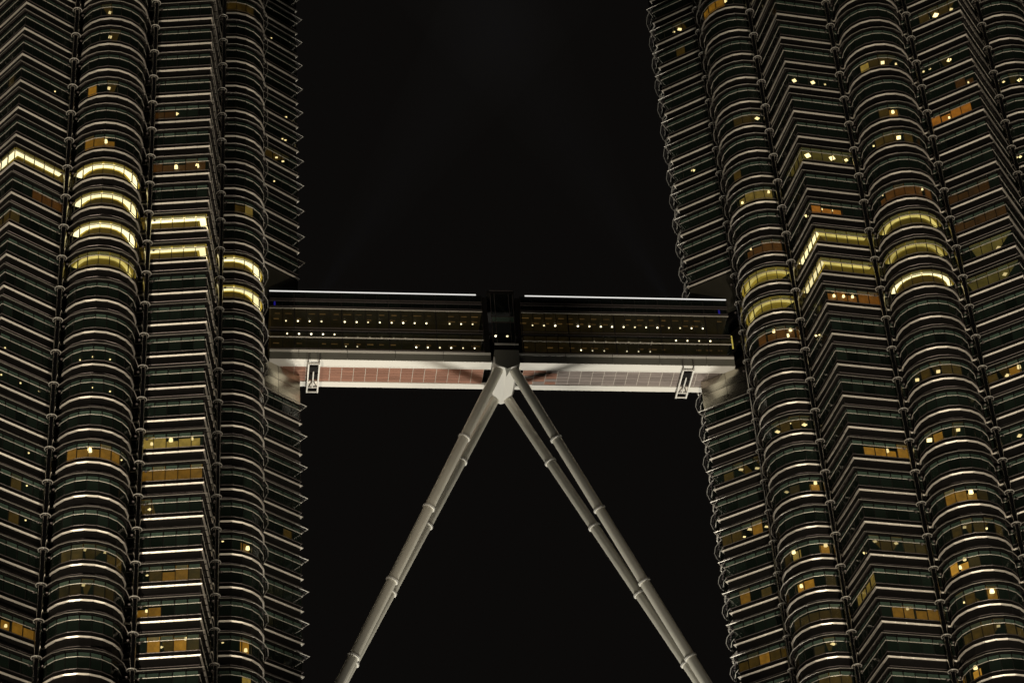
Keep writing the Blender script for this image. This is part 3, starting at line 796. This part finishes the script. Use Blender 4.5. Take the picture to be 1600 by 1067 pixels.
# ------------------------------------------------------------------ the skybridge
YN, YF = -6.80, -1.60
XE = 26.6
BR = obj('skybridge', None, None, (0, -4.2, 36.15), 0, 'double-decked glass skybridge with lit white underside, held by four slanting steel legs between the towers', 'bridge')
OFF = (0, 4.2, -36.15)
def part(name, mb, m, parent=None, smooth=False, kind=None, label=None):
    return obj(name, mb.mesh(name, m, smooth), parent or BR, OFF if parent is None else (0, 0, 0), kind=kind, label=label)
MOD = 1.345
GAP = 2.25
XS = {-1: [-(GAP + MOD * j) for j in range(19)], 1: [GAP + MOD * j for j in range(19)]}
for sg in (-1, 1):
    x0, x1 = sorted((sg * 1.5, sg * XE))
    m = MB(); m.box((x0, YN + 0.02, 36.15), (x1, YN + 1.20, 36.40)); part('soffit_band', m, WHITE)
    m = MB(); m.box((x0, YF - 0.95, 36.15), (x1, YF, 36.40)); part('soffit_band', m, WHITE)
    m = MB(); m.box((x0, YN + 1.26, 36.17), (x1, YN + 1.42, 36.40)); part('soffit_rail', m, WHITE)
    # soffit panels between the bands, on a pale backing that shows in the joints
    xw = sorted((sg * GAP, sg * XE))
    m = MB(); m.box((xw[0], YN + 1.44, 36.27), (xw[1], YF - 0.96, 36.38)); part('soffit_backing', m, JOINT)
    for j in range(18):
        xa, xb = sg * (GAP + MOD * j), sg * (GAP + MOD * (j + 1))
        xa, xb = min(xa, xb), max(xa, xb)
        for r in range(5):
            ya = YN + 1.46 + r * 0.555
            mm = REDREFL if (sg < 0 or (j < 3 and (j + r) % 3 != 2)) else GREYSOF
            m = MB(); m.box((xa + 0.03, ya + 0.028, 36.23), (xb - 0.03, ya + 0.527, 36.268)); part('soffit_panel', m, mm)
    # fascia panels and the bright rail above them
    for j in range(5):
        xa, xb = sg * (1.55 + 5.44 * j), sg * min(1.55 + 5.44 * (j + 1), XE)
        xa, xb = min(xa, xb), max(xa, xb)
        m = MB(); m.box((xa + 0.02, YN, 36.19), (xb - 0.02, YN + 0.15, 37.16)); part('fascia_panel', m, FASCIA)
        m = MB(); m.box((xa + 0.03, YN - 0.06, 37.18), (xb - 0.03, YN + 0.15, 37.46)); part('fascia_rail', m, WHITE)
        m = MB(); m.box((xa + 0.02, YF - 0.15, 36.19), (xb - 0.02, YF, 37.46)); part('fascia_panel', m, FASCIA)
    # slabs, roof, long rails
    xg = sorted((sg * GAP, sg * XE))
    m = MB(); m.box((xg[0], YN + 0.2, 36.42), (xg[1], YF - 0.2, 37.6)); part('floor_slab', m, DARK)
    m = MB(); m.box((xg[0], YN + 0.25, 40.20), (xg[1], YF - 0.25, 40.62)); part('floor_slab', m, DARK)
    m = MB(); m.box((xg[0], YN + 0.25, 43.60), (xg[1], YF - 0.25, 44.4)); part('roof_slab', m, DARK)
    m = MB(); m.box((xg[0], YN + 0.12, 45.0), (xg[1], YF - 0.12, 45.70)); part('roof', m, DARK)
    for (za, zb, out, mt) in ((37.58, 37.68, 0.05, RAIL), (39.21, 39.29, 0.07, STEEL), (40.18, 40.28, 0.05, RAIL), (40.55, 40.63, 0.06, RAIL),
                              (43.30, 43.38, 0.07, STEEL), (43.60, 43.68, 0.05, RAIL), (44.36, 44.46, 0.07, RAIL), (44.66, 44.78, 0.05, RAIL)):
        m = MB(); m.box((xg[0], YN - out, za), (xg[1], YN + 0.06, zb)); part('long_rail', m, mt)
        m = MB(); m.box((xg[0], YF - 0.06, za), (xg[1], YF + out, zb)); part('long_rail', m, mt)
    m = MB(); m.box((xg[0] + (0 if sg < 0 else 0.6), YN - 0.05, 45.75), (xg[1] - (0.6 if sg < 0 else 0), YN + 0.06, 45.84)); part('roof_light', m, ROOFLINE)
    # glass: two storeys of panes and a dark row under the roof
    mul = MB(); far = MB()
    for j in range(18):
        xa, xb = sg * (GAP + MOD * j), sg * (GAP + MOD * (j + 1))
        xa, xb = min(xa, xb), max(xa, xb)
        for (za, zb) in ((37.70, 39.20), (39.30, 40.17), (40.64, 43.29), (43.69, 44.35), (44.79, 45.70)):
            m = MB(); m.box((xa + 0.025, YN + 0.02, za), (xb - 0.025, YN + 0.05, zb)); part('window_pane', m, BGLASS)
            far.box((xa + 0.025, YF - 0.05, za), (xb - 0.025, YF - 0.02, zb))
        w_ = 0.07 if j % 4 == 0 else 0.03
        xm = sg * (GAP + MOD * j)
        for yy in (YN, YF - 0.08):
            mul.box((xm - w_, yy + 0.01, 37.50), (xm + w_, yy + 0.07, 45.7))
    part('mullions', mul, MULL, kind='stuff')
    part('far_panes', far, BGLASS, kind='stuff')
    # ceilings and bulkheads, the corridor's brown light put in as emission
    for (zc, rows) in ((40.14, (-5.75, -4.5, -3.3)), (43.55, (-5.6, -4.6, -3.2))):
        m = MB(); m.box((xg[0], YN + 0.3, zc), (xg[1], YF - 0.3, zc + 0.05)); part('corridor_ceiling', m, CEILGLOW)
        for j in range(18):
            xa = sg * (GAP + MOD * (j + 0.5))
            for y in rows[:2]:
                if random.random() < 0.22: continue
                w0, w1 = random.uniform(0.15, 0.5), random.uniform(0.15, 0.5)
                m = MB(); m.box((xa - w0, y - 0.04, zc - 0.10), (xa + w1, y + 0.04, zc - 0.03)); part('ceiling_beam', m, BULKGLOW)

BULBS = [DOWN, DOWN, glow('downlight_soft', (1.0, 0.84, 0.48), 3.0), glow('downlight_bright', (1.0, 0.88, 0.60), 9.0)]
def bulb(x, y, z, r=0.095, m=None):
    if m is None: m = random.choice(BULBS); r = r * random.uniform(0.8, 1.1)
    b = MB(); b.tube((x, y, z - 0.06), (x, y, z), r, 10); part('downlight', b, m)

UPPER = [-24.63, -23.26, -21.92, -20.56, -17.89, -16.52, -15.20, -13.85, -12.48, -11.15, -9.82, -8.46, -5.77, -4.43, -3.09,
         3.92, 5.26, 6.58, 9.24, 10.60, 11.95, 13.27, 14.64, 15.97, 17.30, 18.64, 20.01, 21.34, 22.70, 24.04]
for x in UPPER: bulb(x, -4.22, 43.52)
for x in (-24.58, -23.25, -21.87, -20.53, -19.23, 20.17, 21.51, 22.88, 24.20): bulb(x, -6.30, 40.11)
DOWN2 = glow('dim_downlight', (1.0, 0.86, 0.55), 1.6)
for x in (-17.87, -16.54, -15.17, -13.84, -12.46, -11.14, 10.69, 12.04, 13.37, 14.72, 16.08, 17.42): bulb(x, -5.75, 40.11, 0.09, DOWN2)
for x in (-9.75, -8.42, -7.04, -5.73, -4.36, -3.02, 9.37): bulb(x, -4.14, 40.11)
for x in (-17.81, -16.51, 10.71, 12.09, 14.75, 16.12, 17.49): bulb(x, -4.07, 40.11, 0.08, DOWN2)
# the end wall lights: small blue lamps under the roof, a yellow one at the east door
for x in (-26.0, 25.6):
    m = MB(); m.box((x - 0.10, YN + 0.04, 43.75), (x + 0.10, YN + 0.12, 44.3)); part('blue_lamp', m, BLUE)
m = MB(); m.box((26.75, YN + 0.6, 39.2), (26.88, YN + 0.75, 41.0)); part('door_light', m, YEL)

# the middle bay: dark posts, a taller glass bay and the bearing block on the front
for sg in (-1, 1):
    x0, x1 = sorted((sg * 1.62, sg * 2.15))
    m = MB(); m.box((x0, YN + 0.1, 37.2), (x1, YF - 0.1, 45.5)); part('portal_post', m, DARK)
m = MB(); m.box((-1.5, YN + 0.5, 36.4), (1.5, YF - 0.5, 37.5)); part('floor_slab', m, DARK)
m = MB(); m.box((-1.6, YN + 0.3, 40.2), (1.6, YF - 0.3, 40.6)); part('floor_slab', m, DARK)
m = MB(); m.box((-1.6, YN - 0.2, 45.95), (1.6, YF + 0.2, 46.25)); part('portal_roof', m, DARK)
m = MB(); m.box((-1.3, YN - 0.26, 46.27), (1.45, YN - 0.2, 46.35)); part('long_rail', m, RAIL)
for (za, zb) in ((38.9, 41.7), (41.85, 42.5), (42.6, 45.9)):
    m = MB(); m.box((-1.2, YN - 0.15, za), (1.35, YN - 0.10, zb)); part('window_pane', m, CLERE if zb < 42.55 and za > 41.8 else BGLASS)
for x in (-1.22, -0.75, 0.9, 1.37):
    m = MB(); m.box((x - 0.03, YN - 0.17, 38.9), (x + 0.03, YN - 0.08, 45.9)); part('long_rail', m, RAIL)
for z in (41.77, 42.55):
    m = MB(); m.box((-1.25, YN - 0.20, z - 0.04), (1.4, YN - 0.08, z + 0.04)); part('long_rail', m, RAIL)
for x in (-0.85, 0.48): bulb(x, -6.7, 40.0, 0.13)
m = MB(); m.box((-1.24, -7.96, 37.86), (1.52, -7.84, 38.02))
part('block_rail', m, RINGM)
m = MB(); m.box((-1.22, -7.84, 37.0), (1.50, -6.45, 37.84)); part('block_neck', m, DARK)
m = MB()                                                       # the block: a shield shape with a pointed foot
sh = [(-1.28, 37.08), (-1.28, 35.15), (0.05, 34.47), (1.50, 35.15), (1.50, 37.08)]
for y in (-7.95, -6.45):
    m.v += [(x, y, z) for x, z in sh]
m.f.append(tuple(range(5))); m.f.append(tuple(reversed(range(5, 10))))
for j in range(5): m.f.append((j, 5 + j, 5 + (j + 1) % 5, (j + 1) % 5))
part('bearing_block', m, FASCIA)
# the node under the deck that the legs meet
m = MB()
sec = [(-1.44, 36.12), (-1.44, 35.3), (-1.12, 34.55), (0.0, 34.18), (1.12, 34.55), (1.44, 35.3), (1.44, 36.12)]
ys = [(-7.90, 1.0, 0.25), (-2.2, 1.0, 0.0), (-1.2, 0.85, 0.1), (-0.75, 0.45, 0.5)]
for y, f, dz in ys: m.v += [(x * f, y, z + dz * (36.12 - z) / 1.3) for x, z in sec]
for a in range(len(ys) - 1):
    for j in range(6): m.f.append((a * 7 + j, a * 7 + j + 1, (a + 1) * 7 + j + 1, (a + 1) * 7 + j))
m.f.append(tuple(reversed(range(7)))); m.f.append(tuple(range(21, 28)))
part('leg_node', m, WHITE)
# four legs with a flange every tenth of their length
def leg(top, step, n, start):
    a = Vector(top) + Vector(step) * start
    b = Vector(top) + Vector(step) * 4.35
    m = MB(); m.tube(a, b, 0.57, 28)
    o = obj('leg', m.mesh('leg', LEG, True), BR, OFF)
    for k in range(n):
        p = Vector(top) + Vector(step) * k; d = Vector(step).normalized()
        f = MB(); f.tube(p - d * 0.10, p + d * 0.10, 0.70, 28)
        obj('flange', f.mesh('flange', WHITE, True), o)
for sg in (-1, 1):
    leg((sg * 5.143, -6.558, 25.915), (sg * 4.236, 0.635, -8.854), 5, -1.0)
    leg((sg * 5.042, -2.058, 25.833), (sg * 4.25, -0.2, -8.711), 5, -1.08)

# ------------------------------------------------------------------ two maintenance gantries hung under the deck
def gantry(x, z, label):
    G = obj('maintenance_gantry', None, None, (x, -4.2, z), 0, label, 'gantry', 'gantries under the skybridge')
    def gp(name, boxes, mt):
        for lo, hi in boxes:
            m = MB(); m.box(lo, hi); obj(name, m.mesh(name, mt), G)
    gp('rail', [((-0.68, -2.75, -0.10), (-0.52, 2.75, 0.10)), ((0.52, -2.75, -0.10), (0.68, 2.75, 0.10))], WHITE)
    gp('cross_bar', [((-0.52, -2.75, -0.06), (0.52, -2.62, 0.06)), ((-0.52, 2.62, -0.06), (0.52, 2.75, 0.06)), ((-0.52, 1.75, -0.06), (0.52, 1.85, 0.06))], WHITE)
    gp('hanger', [((-0.65, -2.9, 0.1), (-0.57, -2.8, 1.3)), ((0.57, -2.9, 0.1), (0.65, -2.8, 1.3)),
                  ((-0.65, 2.5, 0.1), (-0.57, 2.6, 0.72)), ((0.57, 2.5, 0.1), (0.65, 2.6, 0.72))], RAIL)
    m = MB(); m.box((-0.5, -1.9, 0.12), (0.5, -0.9, 0.55)); obj('winch_box', m.mesh('winch_box', DARK), G)
    m = MB(); m.box((-0.5, -0.6, 0.10), (0.5, 0.35, 0.50)); obj('winch_box', m.mesh('winch_box', DARK), G)
    m = MB(); m.tube((0, -1.2, 0.0), (0, 1.75, 0.0), 0.08, 8); obj('drive_shaft', m.mesh('drive_shaft', WHITE, True), G)
    for sx in (-1, 1):
        m = MB(); m.tube((0, 0.4, -0.02), (sx * 0.42, 1.6, -0.02), 0.05, 8); obj('brace', m.mesh('brace', RAIL, True), G)
    m = MB(); m.box((-0.5, 0.75, 0.1), (0.5, 1.55, 0.16)); obj('tray', m.mesh('tray', STEEL), G)
gantry(-21.62, 35.45, 'left of the two pale ladder-like gantries, hanging under the reddish end of the skybridge')
gantry(21.05, 35.45, 'right of the two pale ladder-like gantries, hanging under the grey end of the skybridge')

# ------------------------------------------------------------------ two searchlight beams in the damp air behind the bridge
def beam(src, dirv, label):
    d = Vector(dirv).normalized()
    a = Vector(src); b = a + d * 70
    m = MB(); m.tube((0, 0, 0), b - a, 0.25, 32, 10.0)
    vm = bpy.data.materials.new('lit_mist'); vm.use_nodes = True
    nt = vm.node_tree; nt.nodes.clear()
    out = nt.nodes.new('ShaderNodeOutputMaterial'); pv = nt.nodes.new('ShaderNodeVolumePrincipled')
    pv.inputs['Color'].default_value = (0.8, 0.86, 1.0, 1); pv.inputs['Density'].default_value = 0.0002
    nt.links.new(pv.outputs['Volume'], out.inputs['Volume'])
    obj('light_beam', m.mesh('light_beam', vm), None, src, 0, label, 'light beam', 'searchlight beams', 'stuff')
    flood('searchlight', a + d * 0.1, b, 38000, 11, (0.72, 0.80, 1.0), 0.1, 1.0)
beam((-23.6, 1.5, 45.5), (10.8, 0, 20.6), 'faint bluish searchlight beam slanting up to the right beside the left tower')
beam((24.4, 1.5, 45.5), (-8.9, 0, 21.8), 'faint bluish searchlight beam slanting up to the left beside the right tower')
